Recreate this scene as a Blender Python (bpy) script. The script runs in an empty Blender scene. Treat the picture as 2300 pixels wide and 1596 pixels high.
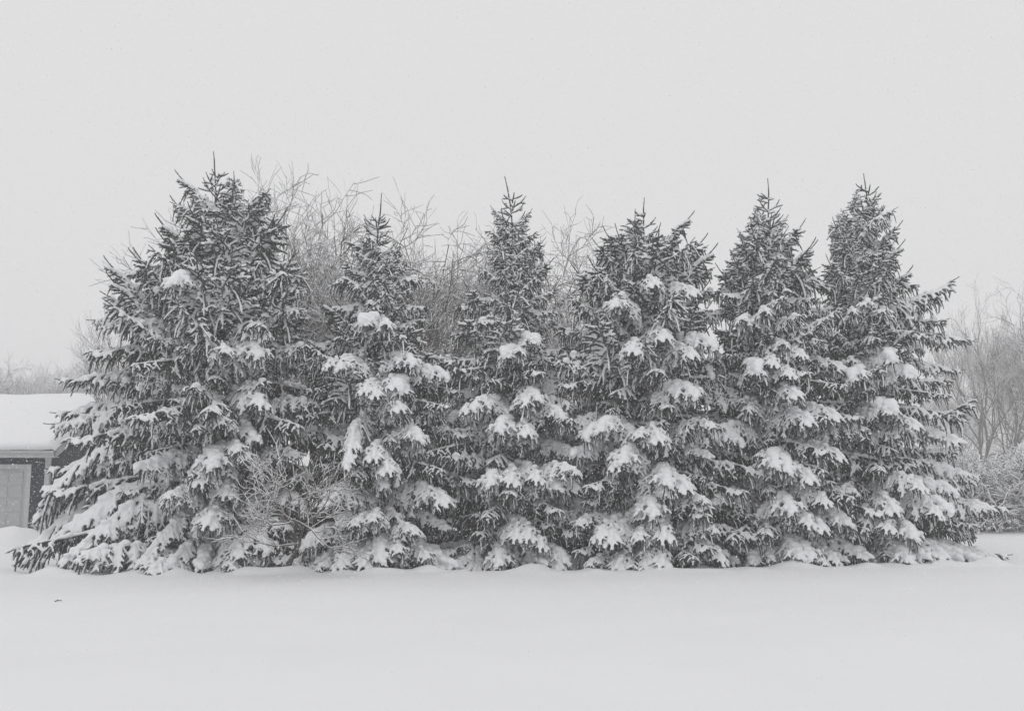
import bpy, math, random
import numpy as np
from mathutils import Vector, Matrix

# ------------------------------------------------------------------ camera
SC = bpy.context.scene
COL = SC.collection
R = math.radians
CAMZ, PITCH, LENS = 1.6, R(7.5), 35.0
cam_data = bpy.data.cameras.new('camera')
cam = bpy.data.objects.new('camera', cam_data)
COL.objects.link(cam)
cam.location = (0, 0, CAMZ)
cam.rotation_euler = (math.pi / 2 + PITCH, 0, 0)
cam_data.lens, cam_data.sensor_width = LENS, 36.0
cam_data.clip_start, cam_data.clip_end = 0.1, 4000
SC.camera = cam

# ------------------------------------------------------------------ sky: even snow cloud
world = bpy.data.worlds.new('World')
SC.world = world
world.use_nodes = True
nt = world.node_tree
nt.nodes.clear()
SUN_EL, SUN_ROT = R(72), R(200)
sky = nt.nodes.new('ShaderNodeTexSky')
sky.sky_type = 'NISHITA'
sky.sun_disc = False
sky.sun_elevation, sky.sun_rotation = SUN_EL, SUN_ROT
sky.dust_density = 4.0
bw = nt.nodes.new('ShaderNodeRGBToBW')
mix = nt.nodes.new('ShaderNodeMix'); mix.data_type = 'RGBA'
mix.inputs['Factor'].default_value = 0.965
mix.inputs['B'].default_value = (7.82, 7.81, 7.88, 1)      # the cloud layer over the clear sky
bg = nt.nodes.new('ShaderNodeBackground')
bg.inputs['Strength'].default_value = 0.1
wo = nt.nodes.new('ShaderNodeOutputWorld')
nt.links.new(sky.outputs[0], bw.inputs[0])
nt.links.new(bw.outputs[0], mix.inputs['A'])
nt.links.new(mix.outputs['Result'], bg.inputs['Color'])
nt.links.new(bg.outputs[0], wo.inputs[0])

sun_data = bpy.data.lights.new('sun', 'SUN')
sun_data.energy, sun_data.angle, sun_data.color = 0.5, R(50), (1, 0.985, 0.965)
sun = bpy.data.objects.new('sun', sun_data)
COL.objects.link(sun)
sun.rotation_euler = (R(18), 0, R(-20))     # high, a little behind the camera

SC.view_settings.view_transform = 'Standard'
SC.view_settings.look = 'None'
SC.view_settings.gamma = 1
SC.view_settings.exposure = 0.0
SC.render.engine = 'CYCLES'
SC.cycles.volume_bounces = 1
SC.cycles.max_bounces = 6
SC.cycles.diffuse_bounces = 3
SC.cycles.use_denoising = True
SC.cycles.denoiser = 'OPENIMAGEDENOISE'
SC.cycles.denoising_input_passes = 'RGB_ALBEDO_NORMAL'
SC.cycles.denoising_prefilter = 'ACCURATE'

# ------------------------------------------------------------------ helpers
PXW, CX, CY = 2299.0, 1149.5, 798.0
F = PXW * LENS / 36.0
cp, sp = math.cos(PITCH), math.sin(PITCH)

def at(px, py, Y):
    """photo pixel (2299 wide) and a distance Y along the lawn -> point"""
    u, v = (px - CX) / F, (CY - py) / F
    d = Vector((u, cp - v * sp, sp + v * cp))
    return Vector((0, 0, CAMZ)) + d * (Y / d.y)

def tag(o, label=None, cat=None, group=None, kind=None):
    if label: o['label'] = label
    if cat: o['category'] = cat
    if group: o['group'] = group
    if kind: o['kind'] = kind
    return o

def link(name, me, parent=None, mat=None):
    o = bpy.data.objects.new(name, me)
    COL.objects.link(o)
    if parent is not None: o.parent = parent
    if mat is not None and me is not None and not me.materials: me.materials.append(mat)
    return o

def empty(name, loc, rz=0):
    o = bpy.data.objects.new(name, None)
    COL.objects.link(o)
    o.location = loc
    o.rotation_euler = (0, 0, rz)
    o.empty_display_size = 0.2
    return o

class MB:
    """collects vertices and triangles / quads as numpy blocks"""
    def __init__(s): s.v, s.t, s.q, s.n = [], [], [], 0
    def add(s, v, t=None, q=None):
        v = np.asarray(v, float)
        if t is not None and len(t): s.t.append(np.asarray(t, int) + s.n)
        if q is not None and len(q): s.q.append(np.asarray(q, int) + s.n)
        s.v.append(v); s.n += len(v)
    def mesh(s, name, smooth=True):
        me = bpy.data.meshes.new(name)
        v = np.concatenate(s.v)
        t = np.concatenate(s.t) if s.t else np.zeros((0, 3), int)
        q = np.concatenate(s.q) if s.q else np.zeros((0, 4), int)
        me.vertices.add(len(v)); me.vertices.foreach_set('co', v.ravel())
        nl = t.size + q.size
        me.loops.add(nl)
        me.loops.foreach_set('vertex_index', np.concatenate([t.ravel(), q.ravel()]).astype(np.int32))
        me.polygons.add(len(t) + len(q))
        me.polygons.foreach_set('loop_start', np.concatenate([np.arange(len(t)) * 3, t.size + np.arange(len(q)) * 4]).astype(np.int32))
        me.polygons.foreach_set('use_smooth', np.full(len(t) + len(q), smooth))
        me.update(calc_edges=True); me.validate()
        return me
    def tube(s, pts, rad, sides=5, up=1.0, caps=True):
        """closed tube along pts; up stretches the section vertically"""
        pts = np.asarray(pts, float); n = len(pts)
        rad = np.broadcast_to(np.asarray(rad, float), (n,))
        tg = np.gradient(pts, axis=0)
        tg /= np.linalg.norm(tg, axis=1)[:, None] + 1e-9
        ref = np.array([0, 0, 1.0]) if abs(tg[0, 2]) < 0.9 else np.array([1.0, 0, 0])
        a = np.cross(tg, ref); a /= np.linalg.norm(a, axis=1)[:, None] + 1e-9
        b = np.cross(a, tg)
        th = np.arange(sides) * 2 * math.pi / sides
        ring = a[:, None, :] * np.cos(th)[None, :, None] + b[:, None, :] * (np.sin(th) * up)[None, :, None]
        v = (pts[:, None, :] + ring * rad[:, None, None]).reshape(-1, 3)
        i = np.arange(n - 1)[:, None] * sides; j = np.arange(sides)[None, :]; k = (j + 1) % sides
        q = np.stack([i + j, i + k, i + sides + k, i + sides + j], -1).reshape(-1, 4)
        t = []
        if caps:
            v = np.concatenate([v, [pts[0] - tg[0] * rad[0] * .6, pts[-1] + tg[-1] * rad[-1] * .6]])
            c0, c1 = n * sides, n * sides + 1
            e = (n - 1) * sides
            t = [[c0, int(k2), int(j2)] for j2, k2 in zip(range(sides), [(x + 1) % sides for x in range(sides)])]
            t += [[c1, e + j2, e + (j2 + 1) % sides] for j2 in range(sides)]
        s.add(v, t, q)
    def box(s, x0, x1, y0, y1, z0, z1):
        v = [(x, y, z) for x in (x0, x1) for y in (y0, y1) for z in (z0, z1)]
        s.add(v, q=[(0, 1, 3, 2), (4, 6, 7, 5), (0, 4, 5, 1), (2, 3, 7, 6), (0, 2, 6, 4), (1, 5, 7, 3)])

def box_obj(name, b, mat, parent, bevel=0.0):
    m = MB(); m.box(*b)
    o = link(name, m.mesh(name, False), parent, mat)
    if bevel:
        md = o.modifiers.new('bevel', 'BEVEL'); md.width = bevel; md.segments = 2
    return o

# ------------------------------------------------------------------ materials
def principled(name, col, rough=0.8, noise=None, bump=None, spec=0.3):
    """noise = (scale, second colour, detail), bump = (scale, strength, distance)"""
    m = bpy.data.materials.new(name); m.use_nodes = True
    t = m.node_tree; b = t.nodes['Principled BSDF']
    b.inputs['Base Color'].default_value = (*col, 1)
    b.inputs['Roughness'].default_value = rough
    b.inputs['Specular IOR Level'].default_value = spec
    tc = t.nodes.new('ShaderNodeTexCoord')
    if noise:
        n = t.nodes.new('ShaderNodeTexNoise'); n.inputs['Scale'].default_value = noise[0]; n.inputs['Detail'].default_value = noise[2]
        t.links.new(tc.outputs['Object'], n.inputs['Vector'])
        r = t.nodes.new('ShaderNodeValToRGB')
        r.color_ramp.elements[0].position, r.color_ramp.elements[1].position = 0.35, 0.65
        r.color_ramp.elements[0].color = (*col, 1); r.color_ramp.elements[1].color = (*noise[1], 1)
        t.links.new(n.outputs['Fac'], r.inputs['Fac']); t.links.new(r.outputs['Color'], b.inputs['Base Color'])
    if bump:
        n = t.nodes.new('ShaderNodeTexNoise'); n.inputs['Scale'].default_value = bump[0]; n.inputs['Detail'].default_value = 6
        t.links.new(tc.outputs['Object'], n.inputs['Vector'])
        k = t.nodes.new('ShaderNodeBump'); k.inputs['Strength'].default_value = bump[1]; k.inputs['Distance'].default_value = bump[2]
        t.links.new(n.outputs['Fac'], k.inputs['Height']); t.links.new(k.outputs['Normal'], b.inputs['Normal'])
    return m

SNOW = principled('snow', (0.86, 0.865, 0.88), 0.9, None, (60, 0.35, 0.01), 0.15)
SNOW_G = principled('lawn_snow', (0.81, 0.815, 0.828), 0.9, (0.7, (0.825, 0.83, 0.842), 5), (26, 0.25, 0.01), 0.12)
NEEDLE = principled('frosted_needles', (0.036, 0.041, 0.036), 0.8, (16, (0.10, 0.105, 0.10), 4))
BARK = principled('spruce_bark', (0.055, 0.048, 0.043), 0.95, (14, (0.095, 0.083, 0.074), 6), (22, 0.8, 0.03))
TWIG = principled('grey_bark', (0.085, 0.075, 0.068), 0.95, (6, (0.14, 0.125, 0.115), 5))
SIDING = principled('blue_grey_siding', (0.030, 0.034, 0.043), 0.65, (3, (0.040, 0.044, 0.054), 6))
TRIM = principled('white_trim', (0.52, 0.525, 0.53), 0.55, (5, (0.58, 0.58, 0.585), 5))
DOORM = principled('pale_door_paint', (0.47, 0.475, 0.485), 0.5, (4, (0.52, 0.525, 0.53), 5))
SHINGLE = principled('roof_shingle', (0.06, 0.06, 0.065), 0.9, (30, (0.10, 0.10, 0.10), 5))
FLAKE = principled('snowflake', (0.9, 0.905, 0.915), 0.9)
_t = FLAKE.node_tree                                      # loose crystals let half of the light through
_tr = _t.nodes.new('ShaderNodeBsdfTranslucent'); _tr.inputs['Color'].default_value = (.92, .925, .93, 1)
_mx = _t.nodes.new('ShaderNodeMixShader'); _mx.inputs[0].default_value = .5
_t.links.new(_t.nodes['Principled BSDF'].outputs[0], _mx.inputs[1]); _t.links.new(_tr.outputs[0], _mx.inputs[2])
_t.links.new(_mx.outputs[0], _t.nodes['Material Output'].inputs['Surface'])

# ------------------------------------------------------------------ ground
rs = np.random.RandomState(5)
def waves(n, kx, ky, seed):
    r = np.random.RandomState(seed)
    return [(r.normal(0, kx), r.normal(0, ky), r.uniform(0, 6.28), r.uniform(.5, 1)) for _ in range(n)]
W_LAWN = waves(14, 0.22, 0.95, 1)
W_BIG = waves(7, 0.08, 0.12, 2)
W_LUMP = waves(26, 3.6, 3.2, 3)
W_BANK = waves(22, 2.4, 2.6, 4)
def wsum(W, x, y):
    a = 0
    for kx, ky, p, w in W: a = a + w * np.sin(kx * x + ky * y + p)
    return a / math.sqrt(len(W))
def sstep(a, b, x):
    t = np.clip((x - a) / (b - a), 0, 1); return t * t * (3 - 2 * t)
def front_y(x):
    return 18.75 + 0.035 * x                                  # where the snow lies against the skirts
def ground_z(x, y):
    x = np.asarray(x, float); y = np.asarray(y, float)
    near = 1 - sstep(40, 90, y)
    z = 0.048 * wsum(W_LAWN, x, y) * near * sstep(3, 9, y) + 0.05 * wsum(W_BIG, x, y) * near
    z = z + 0.018 * np.clip(x - 1, 0, 14) * near * sstep(6, 16, y) + 0.10 * sstep(8.5, 12, x) * sstep(19, 24, y) * near
    row = np.exp(-((y - front_y(x) - 0.45) / 0.50) ** 2) * sstep(-10.8, -9.8, x) * (1 - sstep(10.2, 11.2, x))
    lump = np.clip(wsum(W_LUMP, x, y) + 0.15, 0, 3)
    z = z + row * 0.15 * lump
    under = sstep(front_y(x) + .6, front_y(x) + 1.4, y) * (1 - sstep(23, 25, y)) * sstep(-11, -9, x) * (1 - sstep(10, 12, x))
    z = z - under * 0.10                                       # thinner snow under the crowns
    bank = np.exp(-((y - 26.3) / 1.5) ** 2) * (1 - sstep(-12.9, -11.3, x))
    z = z + bank * (0.44 + 0.11 * wsum(W_BANK, x, y) + 0.10 * np.abs(wsum(W_BANK, x * 1.7 + 3, y * 1.7)))
    far = np.exp(-((y - 27.5) / 2.2) ** 2) * sstep(10.5, 12.5, x)
    z = z + far * (0.12 + 0.05 * wsum(W_BANK, x * .6, y * .6))
    return z
def gz(x, y): return float(ground_z(np.array([x]), np.array([y]))[0])

gx = np.concatenate([-np.geomspace(900, 24, 26), np.linspace(-23, 23, 330), np.geomspace(24, 900, 26)])
gy = np.concatenate([[-400, -60, -20, -8, -3, 0, 2], np.linspace(3.5, 17, 90), np.linspace(17.08, 22, 90), np.linspace(22.15, 32, 66), np.geomspace(33, 900, 40)])
X, Y = np.meshgrid(gx, gy)
Z = ground_z(X, Y)
g = MB()
nx, ny = len(gx), len(gy)
i = (np.arange(ny - 1)[:, None] * nx + np.arange(nx - 1)[None, :]).ravel()
g.add(np.stack([X, Y, Z], -1).reshape(-1, 3), q=np.stack([i, i + 1, i + nx + 1, i + nx], -1))
ground = tag(link('ground', g.mesh('ground'), None, SNOW_G), kind='structure')
ground['label'] = 'smooth lawn deep in fresh white snow before the spruces'

# ------------------------------------------------------------------ garage
def garage():
    YF = 30.0
    corner = at(113, 1000, YF).x
    root = empty('garage', (corner, YF, gz(corner, YF)), R(3))
    tag(root, 'low dark blue-grey garage with white door and thick snow on its roof', 'garage')
    root.location.z = 0.0
    Wd, Dp = 11.0, 8.0
    eave = at(60, 1010, YF).z
    dtop = at(60, 1042, YF).z
    dr = at(73, 1042, YF).x - corner            # outer edge of the white door trim, local x
    ridge = at(60, 893, YF + 4.0).z - 0.30
    # front wall with the door opening cut out, the gable and the back
    m = MB()
    dw = 4.9
    m.box(dr - 0.06, 0, 0, 0.18, -0.3, eave - .02)
    m.box(-Wd, dr - dw, 0, 0.18, -0.3, eave - .02)
    m.box(dr - dw, dr - .06, 0, 0.18, dtop - 0.06, eave - .02)
    m.box(-Wd, 0, Dp - .18, Dp, -0.3, eave - .02)
    rz_ = ridge - 0.12
    for xx in (-0.18, -Wd):
        v = [(xx + a, b, c) for a in (0, 0.18) for b, c in ((.18, -.3), (Dp - .18, -.3), (Dp - .18, eave), (Dp / 2, rz_), (.18, eave))]
        m.add(v, q=[(k, (k + 1) % 5, 5 + (k + 1) % 5, 5 + k) for k in range(5)], t=[(0, 2, 1), (0, 3, 2), (0, 4, 3), (5, 6, 7), (5, 7, 8), (5, 8, 9)])
    wall = link('wall', m.mesh('wall', False), root, SIDING)
    # lap siding boards over the visible front wall
    zb = 0.0
    bm_ = MB()
    bm_.add([(0, -.004, 0), (1, -.004, 0), (0, -.022, 0.004), (1, -.022, 0.004), (0, -.004, .149), (1, -.004, .149)],
            q=[(0, 1, 3, 2), (2, 3, 5, 4)], t=[(0, 2, 4), (1, 5, 3)])
    board_me = bm_.mesh('board', False); board_me.materials.append(SIDING)
    while zb < eave - .2:
        spans = [(dr + .002, -.11)] if zb < dtop - 0.1 else [(-Wd, -.11)]
        for a, b in spans:
            o = link('board', board_me, wall); o.location = (a, 0, zb); o.scale = (b - a, 1, 1)
        zb += 0.15
    box_obj('corner_board', (-.108, .022, -.03, .10, -.3, eave - .05), TRIM, wall)
    # garage door
    door = box_obj('garage_door', (dr - dw + .14, dr - .14, .06, .10, -.2, dtop - .12), DOORM, root)
    pw, ph = 0.43, 0.415
    pm = MB(); pm.box(0, pw - .07, -.018, 0.002, 0, ph - .075)
    pme = pm.mesh('panel', False); pme.materials.append(DOORM)
    for r_ in range(5):
        for c_ in range(10):
            o = link('panel', pme, door); o.location = (dr - .14 - .05 - (c_ + 1) * pw, .06, dtop - .16 - (r_ + 1) * ph)
            md = o.modifiers.new('bevel', 'BEVEL'); md.width = .012; md.segments = 1
    # thin grooves between sections come from separate rails
    for r_ in range(6):
        box_obj('rail', (dr - dw + .15, dr - .15, .05, .062, dtop - .165 - r_ * ph + .006, dtop - .125 - r_ * ph), DOORM, door)
    fr = box_obj('door_trim', (dr - .138, dr, -.045, .08, -.3, dtop), TRIM, root)
    box_obj('door_trim', (dr - dw, dr - dw + .138, -.045, .08, -.3, dtop), TRIM, root)
    box_obj('door_trim', (dr - dw + .139, dr - .139, -.043, .08, dtop - .13, dtop - .002), TRIM, root)
    # roof: two slabs, fascia, gutter, snow
    oh = 0.35
    m = MB()
    sl = (ridge - eave) / (Dp / 2)
    for sgn in (0, 1):
        pts = []
        for xx in (-Wd - .3, .3):
            for (yy, zz) in ((-oh, eave - oh * sl), (Dp / 2, ridge)):
                for dz in (0.02, 0.14):
                    pts.append((xx, yy if sgn == 0 else Dp - yy, zz + dz))
        m.add(pts, q=[(0, 1, 3, 2), (4, 6, 7, 5), (0, 4, 5, 1), (2, 3, 7, 6), (0, 2, 6, 4), (1, 5, 7, 3)])
    roof = link('roof', m.mesh('roof', False), root, SHINGLE)
    e2 = eave - oh * sl
    box_obj('fascia', (-Wd - .28, .28, -oh - .03, -oh + .02, e2 - .10, e2 + .10), TRIM, roof)
    box_obj('gutter', (-Wd - .29, .29, -oh - .13, -oh - .032, e2 + .03, e2 + .11), TRIM, roof, .02)
    box_obj('soffit', (-Wd - .28, .28, -oh + .03, -.002, e2 - .085, e2 - .06), TRIM, roof)
    for yy in (-oh, Dp + oh):
        pass
    # rake boards on the gable end
    m = MB()
    for sgn in (0, 1):
        pts = []
        for xx in (.302, .332):
            for (yy, zz) in ((-oh, e2), (Dp / 2, ridge)):
                for dz in (-.08, 0.13):
                    pts.append((xx, yy if sgn == 0 else Dp - yy, zz + dz))
        m.add(pts, q=[(0, 1, 3, 2), (4, 6, 7, 5), (0, 4, 5, 1), (2, 3, 7, 6), (0, 2, 6, 4), (1, 5, 7, 3)])
    link('rake_board', m.mesh('rake_board', False), roof, TRIM)
    # the snow blanket: a swept, rounded section with an overhanging lip
    sec = [(-oh - .10, e2 + .13), (-oh - .20, e2 + .16), (-oh - .24, e2 + .24), (-oh - .19, e2 + .34), (-oh - .05, e2 + .44)]
    for k in range(1, 8):
        f_ = k / 8; sec.append((-oh + (Dp / 2 + oh) * f_, e2 + (ridge - e2) * f_ + .46))
    sec.append((Dp / 2, ridge + .43))
    back = [(Dp - a, b) for a, b in sec[:-1]][::-1]
    sec = sec + back
    xs = np.linspace(-Wd - .38, .38, 90)
    v = []
    for k, xx in enumerate(xs):
        edge = min(1, (xs[-1] - xx) / .22, (xx - xs[0]) / .22)
        edge = math.sqrt(max(0.02, 1 - (1 - edge) ** 2))
        for (yy, zz) in sec:
            base = e2 + (ridge - e2) * min(1, (yy + oh if yy < Dp / 2 else Dp + oh - yy) / (Dp / 2 + oh)) + .14
            n = .018 * math.sin(xx * 2.1 + yy) + .02 * math.sin(xx * .7 - yy * 1.3) + .008 * math.sin(xx * 5 + yy * 3)
            v.append((xx, yy + n * .6, base + (zz - base) * edge + n))
    n2 = len(sec)
    q = [(a * n2 + b, (a + 1) * n2 + b, (a + 1) * n2 + b + 1, a * n2 + b + 1) for a in range(len(xs) - 1) for b in range(n2 - 1)]
    m = MB(); m.add(v, q=q)
    link('roof_snow', m.mesh('roof_snow'), roof, SNOW)
garage()

# ------------------------------------------------------------------ spruce boughs
def unit(v): return v / (np.linalg.norm(v) + 1e-9)

def grow(rnd, p, d, length, step, grav, jit, up=0.0):
    """polyline from p along d, bending by gravity; up lifts the last third"""
    pts = [np.array(p, float)]; d = unit(np.array(d, float)); n = max(2, int(round(length / step)))
    st = length / n
    for k in range(n):
        f_ = (k + 1) / n
        g_ = grav * st * (1 - f_ * .3) - (up * st * max(0, f_ - .62) * 3)
        d = unit(d + np.array([0, 0, -g_]) + rnd.normal(0, jit, 3) * st)
        pts.append(pts[-1] + d * st)
    return np.array(pts)

def shoot_needles(mb, rnd, pts, r, dens=1.0, core=0.55):
    n = len(pts)
    f_ = np.linspace(0, 1, n)
    prof = (0.75 + 0.25 * np.sin(f_ * math.pi)) * np.where(f_ > .85, .65, 1)
    mb.tube(pts, r * core * prof, 4, 1.0)
    seg = np.linalg.norm(np.diff(pts, axis=0), axis=1); L = seg.sum()
    k = max(6, int(L / 0.011 * 2.2 * dens))
    u = rnd.uniform(0, 1, k) * (n - 1); i0 = np.minimum(u.astype(int), n - 2); fr = (u - i0)[:, None]
    base = pts[i0] * (1 - fr) + pts[i0 + 1] * fr
    tg = pts[i0 + 1] - pts[i0]; tg /= np.linalg.norm(tg, axis=1)[:, None] + 1e-9
    o = rnd.normal(0, 1, (k, 3)); o -= (o * tg).sum(1)[:, None] * tg; o /= np.linalg.norm(o, axis=1)[:, None] + 1e-9
    side = np.cross(tg, o)
    ln = r * rnd.uniform(.85, 1.35, k)[:, None]
    tip = base + o * ln * .95 + tg * ln * .85
    w = 0.0030
    v = np.stack([base + o * r * .2 + side * w, base + o * r * .2 - side * w, tip], 1).reshape(-1, 3)
    mb.add(v, t=np.arange(3 * k).reshape(-1, 3))

def snow_tube(mb, rnd, pts, r, lift, cover=(0, 1), up=0.8, outv=None):
    n = len(pts)
    a, b = int(cover[0] * (n - 1)), max(int(math.ceil(cover[1] * (n - 1))), int(cover[0] * (n - 1)) + 1)
    p = pts[a:b + 1]
    if len(p) < 2: return
    if len(p) == 2: p = np.array([p[0], (p[0] + p[1]) / 2, p[1]])
    tg = np.gradient(p, axis=0); tg /= np.linalg.norm(tg, axis=1)[:, None] + 1e-9
    upv = np.array([0, 0, 1.0]) + (outv if outv is not None else 0)
    off = upv[None, :] - (tg @ upv)[:, None] * tg
    off /= np.linalg.norm(off, axis=1)[:, None] + 1e-9
    rr = r * rnd.uniform(.8, 1.2, len(p)); rr[0] *= .75; rr[-1] *= .7
    mb.tube(p + off * (lift + rr[:, None] * .35), rr, 6, up)

def blob(mb, c, r, sq=.75):
    t = (1 + 5 ** .5) / 2
    v = np.array([(-1, t, 0), (1, t, 0), (-1, -t, 0), (1, -t, 0), (0, -1, t), (0, 1, t), (0, -1, -t), (0, 1, -t), (t, 0, -1), (t, 0, 1), (-t, 0, -1), (-t, 0, 1)]) / math.hypot(1, t)
    fz = [(0, 11, 5), (0, 5, 1), (0, 1, 7), (0, 7, 10), (0, 10, 11), (1, 5, 9), (5, 11, 4), (11, 10, 2), (10, 7, 6), (7, 1, 8), (3, 9, 4), (3, 4, 2), (3, 2, 6), (3, 6, 8), (3, 8, 9), (4, 9, 5), (2, 4, 11), (6, 2, 10), (8, 6, 7), (9, 8, 1)]
    mb.add(v * np.array([r, r, r * sq]) + c, t=fz)

def remesh(mb, voxel, smooth_it, name):
    me = mb.mesh('tmp')
    o = bpy.data.objects.new('tmp', me); COL.objects.link(o)
    m = o.modifiers.new('r', 'REMESH'); m.mode = 'VOXEL'; m.voxel_size = voxel; m.use_smooth_shade = True
    s = o.modifiers.new('s', 'SMOOTH'); s.factor = 0.5; s.iterations = smooth_it
    dg = bpy.context.evaluated_depsgraph_get()
    out = bpy.data.meshes.new_from_object(o.evaluated_get(dg))
    bpy.data.objects.remove(o); bpy.data.meshes.remove(me)
    out.name = name
    return out

# class: start slope, gravity on the main stem, tip lift, side length factor, side gravity, snow on shoots, pillow size
KIND = {
    'arch':   dict(slope=R(8), grav=0.26, up=-1.0, side=0.42, sgrav=5.0, tgrav=6.5, snow=0.90, pillow=0.44, finger=0.0215, end=.985, hang=.8),
    'sweep':  dict(slope=R(-12), grav=0.12, up=0.1, side=0.23, sgrav=7.5, tgrav=7.0, snow=0.80, pillow=0.55, finger=0.0215, end=.95, hang=.9),
    'level':  dict(slope=R(3), grav=0.18, up=0.8, side=0.25, sgrav=7.0, tgrav=7.0, snow=0.77, pillow=0.34, finger=0.0195, end=.94, hang=.9),
    'rise':   dict(slope=R(22), grav=-0.02, up=0.5, side=0.30, sgrav=6.0, tgrav=6.5, snow=0.72, pillow=0.30, finger=0.0195, end=.90, hang=1.0),
    'spike':  dict(slope=R(40), grav=-0.25, up=0.5, side=0.36, sgrav=2.0, tgrav=2.4, snow=0.86, pillow=0.30, finger=0.0205, end=.80, hang=.6),
    'droop':  dict(slope=R(6), grav=0.40, up=0.1, side=0.30, sgrav=6.0, tgrav=7.0, snow=0.44, pillow=0.12, finger=0.0185, end=.97, hang=1.0),
}
def make_bough(kind, L, seed, load=1.0):
    K = dict(KIND[kind]); K['pillow'] *= load; rnd = np.random.RandomState(seed)
    fol, sn = MB(), MB()
    slope = K['slope'] + rnd.normal(0, R(3))
    main = grow(rnd, (0, 0, 0), (math.cos(slope), rnd.normal(0, .06), math.sin(slope)), L, .07, K['grav'] / max(L, 1) * 1.5, .6, K['up'])
    n = len(main)
    f_ = np.linspace(0, 1, n)
    fol.tube(main, 0.006 + 0.016 * L / 2 * (1 - f_), 5)
    a = int(n * .12)
    NR = .020
    shoot_needles(fol, rnd, main[a:], NR)
    heavy = K['pillow'] * (0.7 + 0.3 * min(1, L / 1.6))
    # snow along the main stem
    c0 = .06
    e0 = .97 if kind in ('arch', 'sweep') else .84 if kind == 'level' else .74
    snow_tube(sn, rnd, main, .026 + .045 * heavy, .012, (c0, e0), .8)
    for k in range(int(n * e0)):
        if rnd.rand() < .8 * heavy and k > 2:
            fr = k / n
            r = (.05 + .07 * heavy) * rnd.uniform(.6, 1.25) * (1.0 if fr < .85 else .8)
            blob(sn, main[k] + np.array([rnd.normal(0, .01), rnd.normal(0, .035), .03 + r * .35]), r, .7)
    sp_ = .078
    t = .10; sgn = 1
    while t < K['end']:
        fr = t / K['end'] * .99
        env = K['side'] * L * min(1, 3.2 * fr + .25) * (1 - fr) ** .75 + .13
        sl = env * rnd.uniform(.65, 1.12)
        fr_, fr = fr, t
        p = main[min(n - 1, int(fr * (n - 1)))]
        tgm = unit(main[min(n - 1, int(fr * (n - 1)) + 1)] - main[max(0, int(fr * (n - 1)) - 1)])
        fr = fr_
        ang = R(rnd.uniform(42, 66)) * (1 if fr < .8 else .75)
        side = np.array([-tgm[1], tgm[0], 0]) * sgn
        d = tgm * math.cos(ang) + side * math.sin(ang) + np.array([0, 0, rnd.uniform(-.18, .12)])
        sec = grow(rnd, p, d, sl, .055, K['sgrav'] * (.6 + .6 * (1 - fr)) * rnd.uniform(.6, 1.3), 1.2)
        shoot_needles(fol, rnd, sec, NR)
        hassn = rnd.rand() < K['snow']
        outv = np.array([.45, .55 * sgn, 0])
        if hassn:
            snow_tube(sn, rnd, sec, K['finger'] * rnd.uniform(.9, 1.4), .010, (0, rnd.uniform(.65, 1)), .85, outv)
            if rnd.rand() < heavy:
                for q_ in range(max(1, int(len(sec) * .45 * heavy))):
                    kk = int(rnd.uniform(.05, .85) * (len(sec) - 1)); r = rnd.uniform(.036, .062) * (.55 + .6 * heavy)
                    blob(sn, sec[kk] + np.array([0.012, 0, .02 + r * .3]), r, .75)
        # tertiary shoots
        u = .07; s2 = 1
        while u < sl:
            fr2 = u / sl
            kk = min(len(sec) - 2, int(fr2 * (len(sec) - 1)))
            tg2 = unit(sec[kk + 1] - sec[kk])
            lat = np.cross(tg2, np.array([0, 0, 1.0])); lat = unit(lat) * s2
            a2 = R(rnd.uniform(35, 60))
            d2 = tg2 * math.cos(a2) + lat * math.sin(a2) + np.array([0, 0, rnd.uniform(-.35, .1)])
            l2 = (.085 + .10 * (1 - fr2) * min(1, sl / .4)) * rnd.uniform(.7, 1.25)
            ter = grow(rnd, sec[kk], d2, l2, .045, K['tgrav'] * rnd.uniform(.4, 1.3), 1.5)
            shoot_needles(fol, rnd, ter, NR * .95)
            if rnd.rand() < K['snow']:
                snow_tube(sn, rnd, ter, K['finger'] * rnd.uniform(.72, 1.1), .010, (0, rnd.uniform(.6, 1)), .9, outv * 1.1)
            s2 = -s2; u += rnd.uniform(.048, .085)
        # a hanging shoot below the joint, dark and mostly bare
        if rnd.rand() < K['hang']:
            hl = rnd.uniform(.14, .42) * min(1, .25 + L * .6)
            hang = grow(rnd, p, d * .6 + np.array([0, 0, -.4]), hl, .05, 6, 2.0)
            shoot_needles(fol, rnd, hang, NR)
            if rnd.rand() < .6 * K['snow']:
                snow_tube(sn, rnd, hang, K['finger'] * .85, .012, (.2, .9), 1, np.array([.9, .2 * sgn, -.4]))
        sgn = -sgn
        t += sp_ / L * .5 * rnd.uniform(.8, 1.25)
    me_f = fol.mesh('bough_' + kind, False); me_f.materials.append(NEEDLE)
    me_s = remesh(sn, .017 if L > 2.1 else .0155 if L > 1 else .0135, 1, 'snow_' + kind)
    me_s.materials.append(SNOW)
    tip = main[-1]
    return dict(f=me_f, s=me_s, reach=float(math.hypot(tip[0], tip[1])), dz=float(tip[2]), yaw=math.atan2(tip[1], tip[0]), kind=kind)

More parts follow.
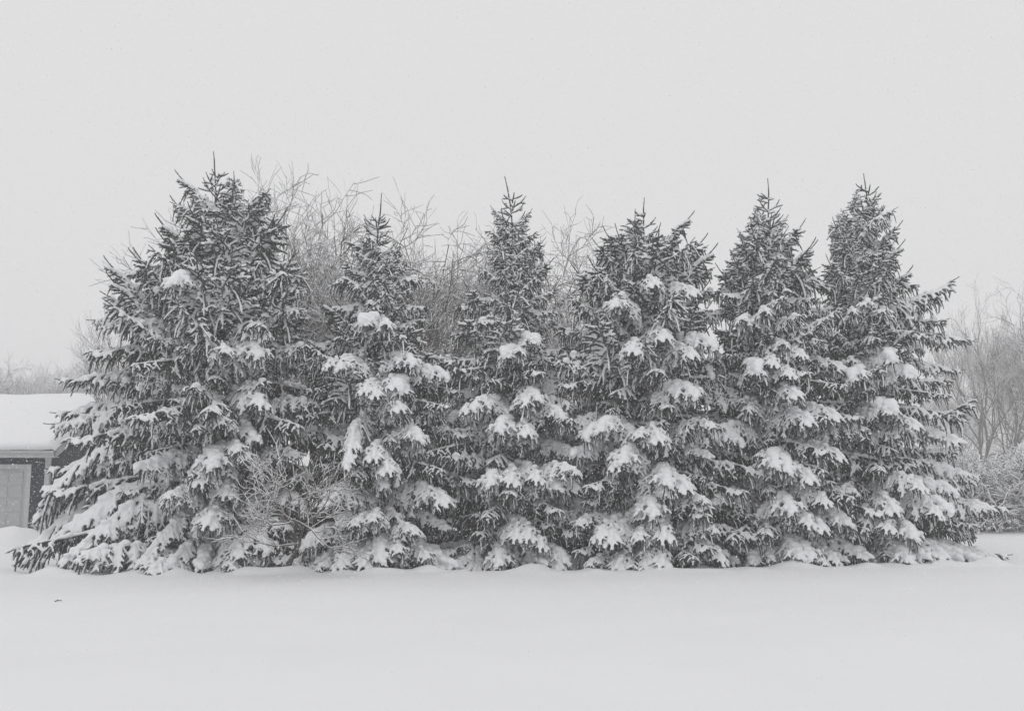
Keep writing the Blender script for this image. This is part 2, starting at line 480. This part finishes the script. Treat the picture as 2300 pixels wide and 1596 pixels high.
PROTO = []
sd = 100
for kind, lens in (('arch', (1.0, 1.5, 2.0, 2.6)), ('sweep', (1.4, 2.2, 3.2)), ('level', (.9, 1.4, 2.0, 2.9)), ('rise', (.6, .9, 1.3, 1.9)), ('spike', (.38, .6, .9, 1.25)), ('droop', (.9, 1.4, 2.0))):
    for L in lens:
        sd += 1
        PROTO.append(make_bough(kind, L, sd))
        if kind == 'arch' and L in (1.5, 2.0):
            sd += 50; PROTO.append(make_bough(kind, L, sd, 2.5))
        elif kind == 'sweep' and L == 2.2:
            sd += 50; PROTO.append(make_bough(kind, L, sd, 1.9))
        elif L in (.9, 1.4) and kind in ('rise', 'spike', 'droop'):
            sd += 50; PROTO.append(make_bough(kind, L, sd))

# ------------------------------------------------------------------ spruces
def place_bough(tree, rng, tip, kind, want=None):
    """hang a bough of the tree so that its tip reaches the given point"""
    tl = tree.location
    dx, dy = tip[0] - tl.x, tip[1] - tl.y
    reach = math.hypot(dx, dy)
    c = [p for p in PROTO if p['kind'] == kind]
    c.sort(key=lambda p: abs(math.log(max(reach, .05) / p['reach'])) + rng.uniform(0, .26))
    p = c[0]
    s = min(1.6, max(.6, reach / p['reach']))
    o = link('bough', p['f'], tree)
    o.location = (dx - math.cos(math.atan2(dy, dx)) * p['reach'] * s, dy - math.sin(math.atan2(dy, dx)) * p['reach'] * s, tip[2] - tl.z - p['dz'] * s)
    if o.location.z < .12:
        o.location.z = .12
    mirror = rng.random() < .5
    yaw = math.atan2(dy, dx) - (p['yaw'] if not mirror else -p['yaw'])
    o.rotation_euler = (rng.uniform(-.14, .14), 0, yaw)
    o.scale = (s, -s if mirror else s, s)
    link('snow', p['s'], o)
    return o

def spruce(label, tx, ty_top, Yt, prof, feats, seed, nfill, leader, lean=0.0):
    rng = random.Random(seed)
    x0_px = tx
    outer_left, outer_right = tx < 600, tx > 1900
    base = at(tx, 1270, Yt)
    x0 = base.x
    root = empty('spruce_tree', (x0, Yt, gz(x0, Yt)))
    tag(root, label, 'tree', 'snow-laden spruces in a row')
    top = at(tx, ty_top, Yt)
    H = top.z - root.location.z
    stem_top = at(tx, leader, Yt).z - root.location.z      # where the leader shoot starts
    # trunk
    zs = np.linspace(-.25, stem_top, 26)
    px = np.array([[math.sin(z * .8 + seed) * .03, math.cos(z * .7 + seed) * .03, z] for z in zs])
    px[:, 0] += np.linspace(0, top.x - x0, 26)
    m = MB(); m.tube(px, .13 * (1 - np.clip(zs / H, 0, 1)) + .012, 9)
    link('trunk', m.mesh('trunk'), root, BARK)
    # leader: needle-covered top shoot with its candelabra of side shoots
    rnd = np.random.RandomState(seed)
    f_, s_ = MB(), MB()
    lp = grow(rnd, (px[-1][0], px[-1][1], stem_top - .25), (0, 0, 1), H - stem_top + .25, .06, 0, .5)
    shoot_needles(f_, rnd, lp, .022, 1.2, .7)
    zz = stem_top - .55
    while zz < H - .42:
        fr = min(1, (H - zz) / (H - stem_top + .55))
        for k in range(rnd.randint(3, 6)):
            an = rnd.uniform(0, 6.28); ln = (.14 + .46 * fr) * rnd.uniform(.55, 1.2)
            p0 = np.array([np.interp(zz, zs, px[:, 0]), np.interp(zz, zs, px[:, 1]), zz + rnd.uniform(-.06, .06)])
            q = grow(rnd, p0, (math.cos(an), math.sin(an), .1), ln, .05, -3.4, 1.2)
            shoot_needles(f_, rnd, q, .024, 1.1, .6)
            if rnd.rand() < .9: snow_tube(s_, rnd, q, .022, .010, (0, .7), .85)
            for kk in range(int(ln / .16)):
                q2 = grow(rnd, q[len(q) // 3 + kk % 2], (math.cos(an + (1 if kk % 2 else -1)), math.sin(an + (1 if kk % 2 else -1)), .1), ln * .5, .05, -1, 1)
                shoot_needles(f_, rnd, q2, .022, 1.1, .6)
                if rnd.rand() < .8: snow_tube(s_, rnd, q2, .021, .010, (0, .85), .85)
        zz += rnd.uniform(.15, .24)
    o = link('leader', f_.mesh('leader', False), root, NEEDLE)
    me = remesh(s_, .015, 2, 'leader_snow'); link('snow', me, o, SNOW)
    # outline: half widths left and right against height
    hz, hl, hr = [], [], []
    for (y, xl, xr) in prof:
        a, b = at(xl, y, Yt), at(xr, y, Yt)
        hz.append(a.z); hl.append(x0 - a.x); hr.append(b.x - x0)
    hz = np.array(hz)[::-1]; hl = np.array(hl)[::-1]; hr = np.array(hr)[::-1]
    def env(z, phi):
        l, r = np.interp(z, hz, hl), np.interp(z, hz, hr)
        c = math.cos(phi)
        mid = min(2.25, .5 * (l + r))
        return (mid * (1 - abs(c)) + (r if c > 0 else l) * abs(c))
    # boughs that can be picked out in the photograph
    for (fx, fy, kind) in feats:
        if kind == 'rise' and fy < 600: kind = 'spike'
        fx = x0_px + (fx - x0_px) * 1.04 if abs(fx - x0_px) > 90 else fx
        Y_ = Yt - 1
        for _ in range(6):
            P = at(fx, fy, Y_)
            dx = P.x - x0
            rf = max(.2, .5 * (np.interp(P.z, hz, hl) + np.interp(P.z, hz, hr)))
            rf = min(2.35, rf)
            Y_ = Yt - math.sqrt(rf * rf - dx * dx) if abs(dx) < rf else Yt - .15
        P = at(fx, fy, Y_)
        P.z = max(P.z, gz(P.x, P.y) + .04)
        place_bough(root, rng, P, kind)
    # the rest of the crown
    g0 = rng.uniform(0, 6.28)
    zb = root.location.z + .18; zt = root.location.z + stem_top - .12
    for k in range(nfill):
        u = (k + rng.random()) / nfill
        z = zb + (zt - zb) * (1 - (1 - u) ** 1.0)
        phi = g0 + k * 2.39996 + rng.uniform(-.3, .3)
        fr = (z - zb) / (zt - zb)
        r = env(z, phi) * (rng.uniform(.58, .97) if rng.random() < .85 else rng.uniform(.97, 1.12))
        c_ = math.cos(phi)
        r *= .95 if (c_ > 0 and outer_right) or (c_ < 0 and outer_left) else 1.1
        if fr > .80: kind = 'spike' if rng.random() < .5 or r < .5 else 'rise'
        elif fr > .62: kind = rng.choice(['rise', 'rise', 'spike', 'level'])
        elif fr > .35: kind = rng.choice(['droop', 'droop', 'droop', 'level', 'arch'])
        else: kind = rng.choice(['droop', 'droop', 'droop', 'droop', 'sweep', 'arch'])
        if r < .5: kind = 'spike'
        z2 = z + (rng.uniform(.0, .25) if kind in ('rise', 'spike') else 0)
        P = Vector((x0 + math.cos(phi) * r, Yt + math.sin(phi) * r, z2))
        P.z = max(P.z, gz(P.x, P.y) + .05)
        place_bough(root, rng, P, kind)
    # short inner boughs close to the stem: they make the crown dense and dark
    for k in range(int(nfill * .55)):
        z = zb + (zt - zb) * .86 * (k + rng.random()) / (nfill * .55)
        phi = k * 2.4 + rng.uniform(-.5, .5)
        r = env(z, phi) * rng.uniform(.35, .6)
        P = Vector((x0 + math.cos(phi) * r, Yt + math.sin(phi) * r, z - .1))
        P.z = max(P.z, gz(P.x, P.y) + .05)
        place_bough(root, rng, P, 'droop' if r > .45 else 'rise')
    # boughs pressed to the ground along the front
    for k in range(12):
        phi = -math.pi * (.06 + .88 * (k + rng.random()) / 12)
        r = env(zb + .1, phi) * rng.uniform(.8, 1.04)
        P = Vector((x0 + math.cos(phi) * r, Yt + math.sin(phi) * r, 0))
        P.z = gz(P.x, P.y) + rng.uniform(.0, .12)
        place_bough(root, rng, P, 'sweep' if abs(math.cos(phi)) > .55 else rng.choice(['arch', 'arch', 'sweep']))
    return root

A, B, C, D, E = 'arch', 'level', 'rise', 'droop', 'sweep'
spruce('tallest snow-laden spruce, its broad skirt reaching towards the garage', 492, 340, 21.2,
       [(385, 462, 528), (420, 405, 595), (480, 345, 650), (580, 255, 680), (700, 205, 720), (840, 160, 740), (950, 120, 750), (1060, 95, 750), (1150, 80, 760), (1270, 55, 760)],
       [(398, 385, C), (382, 435, C), (350, 482, C), (306, 556, C), (243, 575, C), (262, 610, B), (255, 780, B), (205, 706, B), (140, 862, B), (122, 910, B), (112, 948, B), (105, 1035, B), (92, 1085, B), (70, 1168, E), (95, 1150, E), (38, 1270, E), (150, 1278, E), (110, 1120, E), (230, 1130, E), (240, 1262, B),
        (520, 385, C), (575, 430, C), (630, 462, C), (645, 560, C), (652, 610, B), (690, 640, B), (680, 700, B), (700, 770, B),
        (440, 705, C), (500, 790, A), (390, 640, A), (430, 560, C), (540, 560, C), (500, 480, C), (585, 910, A), (500, 950, A), (540, 1010, A), (560, 1030, A), (478, 1050, A), (380, 1120, A), (430, 1060, B), (300, 850, B), (330, 950, B), (420, 860, B), (600, 850, B), (370, 1282, E), (545, 1250, A), (600, 1240, A), (640, 1190, A), (520, 1280, A), (470, 1180, A), (210, 1060, E)],
       11, 160, 430)
spruce('slender-topped snowy spruce next to the tallest one, behind the leafless sapling', 848, 438, 21.2,
       [(500, 825, 868), (560, 780, 895), (640, 745, 935), (700, 735, 950), (780, 660, 1020), (900, 650, 1030), (1040, 640, 1080), (1170, 630, 1120), (1270, 630, 1110)],
       [(760, 575, C), (800, 525, C), (890, 560, C), (745, 640, B), (730, 690, B), (950, 632, B), (965, 690, B), (870, 730, A), (810, 730, A), (760, 830, A), (735, 825, A), (650, 770, B), (690, 800, B), (840, 890, A), (820, 880, A), (890, 870, A), (930, 820, A), (1030, 800, B), (1050, 815, B), (1000, 850, A), (990, 920, B), (900, 920, A), (940, 990, A), (840, 1030, A), (870, 1060, A), (800, 1060, D),
        (1100, 1120, E), (1145, 1195, E), (1060, 1090, E), (1000, 1130, A), (800, 1180, A), (840, 1170, A), (930, 1200, A), (900, 1240, A), (960, 1250, A), (1000, 1280, A), (1070, 1275, A), (820, 1280, A), (760, 1275, A), (690, 1230, A), (720, 1280, A), (650, 1280, A), (740, 1120, A), (770, 1010, D)],
       22, 152, 540)
spruce('slim pointed snowy spruce between the slender-topped one and the blunt-topped one', 1147, 396, 21.4,
       [(470, 1120, 1180), (520, 1105, 1200), (580, 1085, 1235), (680, 1040, 1245), (750, 1020, 1270), (850, 1000, 1310), (950, 950, 1340), (1070, 930, 1360), (1170, 930, 1360), (1270, 940, 1360)],
       [(1102, 460, C), (1195, 468, C), (1090, 545, C), (1225, 530, C), (1240, 575, C), (1078, 600, C), (1045, 680, B), (1020, 690, B), (1250, 650, C), (1252, 700, B), (1130, 800, A), (1170, 790, A), (1210, 770, A), (1015, 750, B), (1030, 840, B), (1290, 790, B), (1060, 920, A), (1040, 925, A), (1185, 905, A), (1210, 900, A), (1120, 970, A), (1190, 975, A), (1260, 940, A), (1300, 860, B), (980, 960, B), (940, 1030, B), (1000, 1020, B), (1100, 1090, A), (1150, 1085, A), (1210, 1080, A), (1295, 1100, A), (1250, 1100, A), (1190, 1210, A), (1160, 1210, A), (1220, 1230, A), (1268, 1265, A), (1120, 1270, A), (1090, 1160, D), (1290, 1200, D)],
       33, 148, 500)
spruce('blunt broad-topped snowy spruce with many upright shoots around its crown', 1447, 445, 21.3,
       [(500, 1360, 1545), (540, 1335, 1580), (600, 1300, 1595), (700, 1255, 1640), (780, 1245, 1660), (860, 1250, 1680), (950, 1250, 1690), (1070, 1230, 1700), (1170, 1220, 1710), (1270, 1230, 1720)],
       [(1350, 508, C), (1378, 502, C), (1415, 470, C), (1480, 500, C), (1555, 475, C), (1585, 522, C), (1605, 548, C), (1530, 510, C), (1318, 575, C), (1285, 592, C), (1275, 660, C), (1250, 740, B), (1262, 790, B), (1600, 600, C), (1620, 650, B), (1640, 700, B), (1470, 640, A), (1380, 690, A), (1560, 660, A), (1420, 790, A), (1500, 760, A), (1560, 800, A), (1600, 780, A), (1318, 985, A), (1350, 970, A), (1440, 980, A), (1480, 990, A), (1400, 1040, A), (1380, 1050, A), (1500, 1090, A), (1540, 1100, A), (1600, 960, A), (1705, 1000, A), (1670, 960, A), (1740, 885, B), (1560, 890, A), (1580, 1130, A), (1345, 1210, A), (1370, 1220, A), (1440, 1210, A), (1490, 1210, A), (1300, 1180, A), (1240, 1170, A), (1620, 1260, A), (1735, 1272, A), (1690, 1270, A), (1560, 1260, D), (1330, 1270, A), (1440, 1270, D), (1585, 1150, D), (1600, 1195, A), (1590, 1230, D)],
       44, 156, 540)
spruce('snowy spruce with narrow spiky top between the blunt-topped one and the outermost one', 1725, 400, 21.4,
       [(470, 1697, 1765), (530, 1650, 1820), (600, 1615, 1838), (700, 1590, 1880), (840, 1570, 1920), (950, 1560, 1970), (1090, 1550, 1990), (1170, 1550, 2000), (1270, 1560, 1990)],
       [(1697, 465, C), (1770, 482, C), (1655, 525, C), (1830, 540, C), (1775, 510, C), (1640, 560, C), (1612, 590, C), (1612, 660, B), (1690, 620, C), (1770, 600, C), (1838, 600, C), (1870, 640, B), (1890, 690, B), (1720, 700, A), (1660, 720, A), (1740, 820, A), (1780, 845, A), (1805, 800, A), (1700, 840, A), (1930, 850, A), (1900, 830, A), (1850, 760, B), (1790, 890, A), (1985, 960, A), (1940, 950, A), (1880, 940, A), (1820, 950, A), (1770, 1060, A), (1740, 1050, A), (1825, 1080, A), (2005, 1035, A), (1960, 1040, A), (1890, 1030, A), (1850, 1130, A), (1920, 1110, A), (1960, 1130, A), (1820, 1180, A), (1850, 1190, A), (1780, 1150, A), (1980, 1170, A), (1800, 1270, A), (1880, 1270, A), (1930, 1210, A), (1900, 1180, A), (1720, 1200, D), (1960, 1260, D)],
       55, 156, 500)
spruce('outermost snowy spruce with long uneven boughs reaching towards the bare trees', 1945, 387, 21.6,
       [(440, 1915, 1980), (500, 1872, 2025), (580, 1858, 2050), (640, 1870, 2085), (740, 1840, 2095), (800, 1820, 2120), (900, 1800, 2130), (1040, 1780, 2165), (1150, 1770, 2205), (1260, 1770, 2210)],
       [(1870, 488, C), (1975, 432, C), (1930, 425, C), (2030, 492, C), (1900, 520, C), (1850, 572, C), (1870, 600, C), (2030, 540, C), (2050, 590, C), (1990, 560, C), (2060, 640, B), (2142, 625, C), (2110, 668, B), (2125, 715, B), (2115, 745, B), (2185, 772, B), (2160, 820, B), (2140, 850, B), (2065, 690, A), (1950, 680, A), (1990, 700, A), (1915, 700, A), (2005, 810, A), (1935, 840, A), (1910, 850, A), (2010, 930, A), (2050, 850, A), (2185, 890, C), (2170, 940, B), (2060, 960, A), (2150, 1010, B), (2205, 1060, B), (2180, 1080, A), (2070, 1100, A), (2110, 1160, A), (2130, 1150, A), (2010, 1150, A), (2050, 1210, A), (2000, 1190, A), (2262, 1130, B), (2240, 1150, B), (2180, 1180, D), (2120, 1262, A), (2200, 1255, E), (2262, 1240, B), (2040, 1268, A)],
       66, 152, 470)

# ------------------------------------------------------------------ bare trees and shrubs
def bare_meshes(seed, H, trunk_r, kids, lens, spread, tropism, snow_r, bend=.5, stems=1, trunk_frac=.3, thin=.55, minr=.0045, center=False):
    rnd = np.random.RandomState(seed)
    parts = {'trunk': MB(), 'twigs': MB(), 'snow': MB()}
    def branch(p, d, L, r, depth):
        n = 3 if depth >= 3 else 5
        q = [np.array(p)]; d = unit(np.array(d, float)); st = L / n
        for k in range(n):
            d = unit(d + rnd.normal(0, bend * .28, 3) + np.array([0, 0, tropism * .16]))
            q.append(q[-1] + d * st)
        q = np.array(q)
        f_ = np.linspace(0, 1, n + 1)
        rr = np.maximum(r * (1 - f_ * (1 - thin)), minr * .8)
        big = depth <= 1
        parts['trunk' if big else 'twigs'].tube(q, rr, 7 if depth == 0 else 5 if depth == 1 else 3, 1, caps=depth < 2)
        if snow_r:
            w = min(snow_r, max(.006, snow_r * (.5 + r * 18)))
            tg = np.gradient(q, axis=0); sl = np.abs(unit(q[-1] - q[0])[2])
            if sl < .93 and rnd.rand() < .9:
                s = w * rnd.uniform(.6, 1.3, n + 1); s[-1] *= .5
                parts['snow'].tube(q + np.array([0, 0, 1]) * (rr + s * .45)[:, None], s, 4 if depth < 3 else 3, .9, caps=depth < 3)
        if depth < len(kids):
            k_ = kids[depth]
            for j in range(k_):
                fr = (.3 if depth else .55) + (.7 if depth else .45) * (j + rnd.uniform(.2, .9)) / k_
                fr = min(fr, 1)
                kk = min(n - 1, int(fr * n)); base = q[kk] + (q[kk + 1] - q[kk]) * (fr * n - kk if fr < 1 else 1)
                dd = unit(q[kk + 1] - q[kk])
                o = rnd.normal(0, 1, 3); o -= o.dot(dd) * dd; o = unit(o)
                ang = R(spread) * rnd.uniform(.55, 1.25)
                branch(base, dd * math.cos(ang) + o * math.sin(ang), H * lens[depth] * rnd.uniform(.6, 1.2) * (1.15 - .45 * fr), max(minr, rr[kk] * .58), depth + 1)
    for s_ in range(stems):
        an = rnd.uniform(0, 6.28); t = .0 if stems == 1 else rnd.uniform(.15, .5)
        branch((math.cos(an) * .12 * (stems > 1), math.sin(an) * .12 * (stems > 1), -.3), (math.cos(an) * t, math.sin(an) * t, 1), H * trunk_frac * rnd.uniform(.85, 1.1) + .3, trunk_r, 0)
    if center:
        tv = np.concatenate(parts['twigs'].v); tv = tv[tv[:, 2] > tv[:, 2].max() * .55]
        c_ = tv.mean(0); c_[2] = 0
        for m in parts.values(): m.v = [b - c_ for b in m.v]
    out = {}
    for k, m in parts.items():
        if m.n:
            me = m.mesh('bare_' + k); me.materials.append(SNOW if k == 'snow' else TWIG); out[k] = me
    return out

def bare(name, meshes, loc, rz, s, label, cat, group=None):
    root = empty(name, loc, rz)
    root.scale = (s, s, s)
    tag(root, label, cat, group)
    for k, me in meshes.items(): link({'snow': 'snow', 'trunk': 'trunk', 'twigs': 'twigs'}[k] if name != 'shrub' or k != 'trunk' else 'stem', me, root)
    return root

M1 = bare_meshes(7, 12, .13, (7, 7, 6, 6), (.30, .20, .12, .065), 44, .7, .016, 1.15, 1, .42, center=True)
M2 = bare_meshes(8, 12, .11, (6, 7, 6, 6), (.32, .20, .12, .06), 46, .6, .016, 1.2, 2, .38, center=True)
M3 = bare_meshes(9, 12, .09, (6, 5, 6, 5), (.34, .22, .12, .06), 30, 1.1, .015, .7, 4, .36, center=True)
GB = 'bare trees behind the spruces'
def put_bare(M, px, top, Yd, rz, label, group=None, H=12.6, name='bare_tree', cat='tree'):
    P = at(px, top, Yd)
    g_ = gz(P.x, Yd)
    return bare(name, M, (P.x, Yd, g_), rz, (P.z - g_) / H, label, cat, group)
def mheight(M): return max(max(v.co.z for v in me.vertices) for me in M.values())
H1, H2, H3 = mheight(M1), mheight(M2), mheight(M3)
put_bare(M1, 690, 345, 36, .4, 'tall dense bare tree behind the gap between tallest and slender-topped spruces', H=H1)
put_bare(M2, 1000, 418, 34, 1.9, 'round-crowned bare tree with forked trunk filling the gap between two spruces', H=H2)
put_bare(M1, 590, 392, 34, 2.6, 'bare tree peeking out behind the top of the tallest spruce', H=H1)
put_bare(M3, 835, 442, 34, .2, 'thin upright bare tree behind the slender-topped spruce', H=H3)
put_bare(M2, 1190, 452, 34, 4.1, 'bare tree showing between the slim pointed and blunt-topped spruces', H=H2)
put_bare(M3, 415, 640, 29, 1.2, 'small bare tree behind the garage-side flank of the tallest spruce', H=H3)
put_bare(M3, 1285, 590, 29, 2.2, 'low bare tree in the gap beside the blunt-topped spruce', H=H3)
put_bare(M3, 2225, 640, 72, .9, 'tall multi-stemmed bare tree fading in the snowfall beyond the outermost spruce', H=H3)
put_bare(M1, 2330, 595, 74, 3.3, 'big wide-crowned bare tree beyond the arching snowy shrub', H=H1)
put_bare(M3, 2125, 825, 90, 4.0, 'small faint bare tree far behind the outermost spruce', H=H3)
put_bare(M2, 2290, 790, 85, 5.0, 'pale bare tree further back between the two big hazy ones', H=H2)
rng = random.Random(3)
for k in range(13):
    px = -60 + k * 29 + rng.uniform(-8, 8)
    Yd = rng.uniform(85, 130)
    put_bare((M1, M2, M3)[k % 3], px, 790 + rng.uniform(-18, 45) - (k > 6) * 12, Yd, rng.uniform(0, 6), 'faint bare tree of the distant tree line above the garage roof', 'far tree line behind the garage', H=(H1, H2, H3)[k % 3])

# snowy sapling in front of the gap between the first two spruces
MS = bare_meshes(21, 4.0, .036, (6, 5, 4), (.28, .19, .11), 42, .5, .0125, .9, 3, .60, minr=.0055)
P = at(628, 1270, 19.7)
sap = bare('sapling', MS, (P.x, 19.7, gz(P.x, 19.7) - .05), 0, 1.0, 'leafless sapling with snow lines on its twigs before the gap of two spruces', 'sapling')
sap.rotation_euler = (Matrix.Rotation(R(16), 3, 'Y') @ Matrix.Rotation(R(10), 3, 'X') @ Matrix.Rotation(5.3, 3, 'Z')).to_euler()

# shrubs
MH = [bare_meshes(30 + k, 2.6, .03, (6, 7, 6), (.34, .22, .12), 52, -.05, .03, 1.0, 7, .40, minr=.004) for k in range(2)]
for (px, Yd, s, rz, lb) in ((2215, 28, 1.3, .3, 'snow-heaped shrub close behind the outermost spruce'),
                            (2295, 27.5, 1.35, 2.0, 'big arching shrub bent under snow at the lawn edge'),
                            (2260, 32, 1.6, 4.0, 'snowy shrub under the multi-stemmed bare tree'),
                            (2160, 33, 1.5, 1.1, 'pale snowy shrub further back behind the outermost spruce'),
                            (2345, 32, 1.6, 5.2, 'snow-laden shrub behind the big arching one')):
    P = at(px, 1150, Yd)
    bare('shrub', MH[int(rz) % 2], (P.x, Yd, gz(P.x, Yd) - .05), rz, s, lb, 'shrub')
P = at(95, 1180, 26.8)
bare('shrub', MH[0], (P.x + .3, 27.6, gz(P.x, 27.6) - .1), 1.0, .62, 'small twiggy shrub with snow against the garage wall', 'shrub')

# stick poking out of the lawn snow
P = at(131, 1354, 15.2)
P = at(131, 1354, 1.6 / ((1354 - 1092) / F) * 1.0)
m = MB(); m.tube([(-.05, 0, .0), (-.01, .004, .018), (.045, -.003, .012)], [.007, .008, .005], 5)
o = link('stick', m.mesh('stick'), None, TWIG); o.location = (P.x, P.y, gz(P.x, P.y) + .004)
tag(o, 'tiny dark stick poking out of the smooth lawn snow', 'stick')

# ------------------------------------------------------------------ falling snow
rs = np.random.RandomState(77)
N = 170000
yy = (rs.uniform(6.0 ** 3, 19.5 ** 3, N)) ** (1 / 3)
xx = rs.uniform(-1, 1, N) * (.56 * yy + 1.2)
zz = rs.uniform(0.02, 1, N) * (1.6 + .54 * yy)
rad = rs.uniform(.0032, .0070, N)
cen = np.stack([xx, yy, zz + ground_z(xx, yy)], -1)
# each flake a small flat plate, tumbling
e1 = rs.normal(0, 1, (N, 3)); e1 /= np.linalg.norm(e1, axis=1)[:, None]
e2 = np.cross(e1, rs.normal(0, 1, (N, 3))); e2 /= np.linalg.norm(e2, axis=1)[:, None]
ex, ey = e1 * rad[:, None], e2 * (rad * rs.uniform(.6, 1.1, N))[:, None]
v = np.stack([cen + ex, cen + ey, cen - ex, cen - ey], 1).reshape(-1, 3)
m = MB(); m.add(v, q=np.arange(4 * N).reshape(-1, 4))
fl = link('falling_snow', m.mesh('falling_snow', False), None, FLAKE)
tag(fl, 'fine snowflakes drifting through the air over the lawn', 'snowfall', kind='stuff')

# ------------------------------------------------------------------ haze
HZ = 0.0038
hm = bpy.data.materials.new('haze'); hm.use_nodes = True
t = hm.node_tree; t.nodes.clear()
pv = t.nodes.new('ShaderNodeVolumePrincipled')
pv.inputs['Color'].default_value = (.97, .972, .98, 1)
pv.inputs['Density'].default_value = HZ
ho = t.nodes.new('ShaderNodeOutputMaterial')
t.links.new(pv.outputs[0], ho.inputs['Volume'])
hz_top = max((o.matrix_world.translation.z for o in SC.objects), default=10)
m = MB(); m.box(-950, 950, -450, 950, -1.6, 24.0)
h = link('haze', m.mesh('haze', False), None, hm)
tag(h, 'pale snowy air that fades the distant trees', 'haze', kind='stuff')
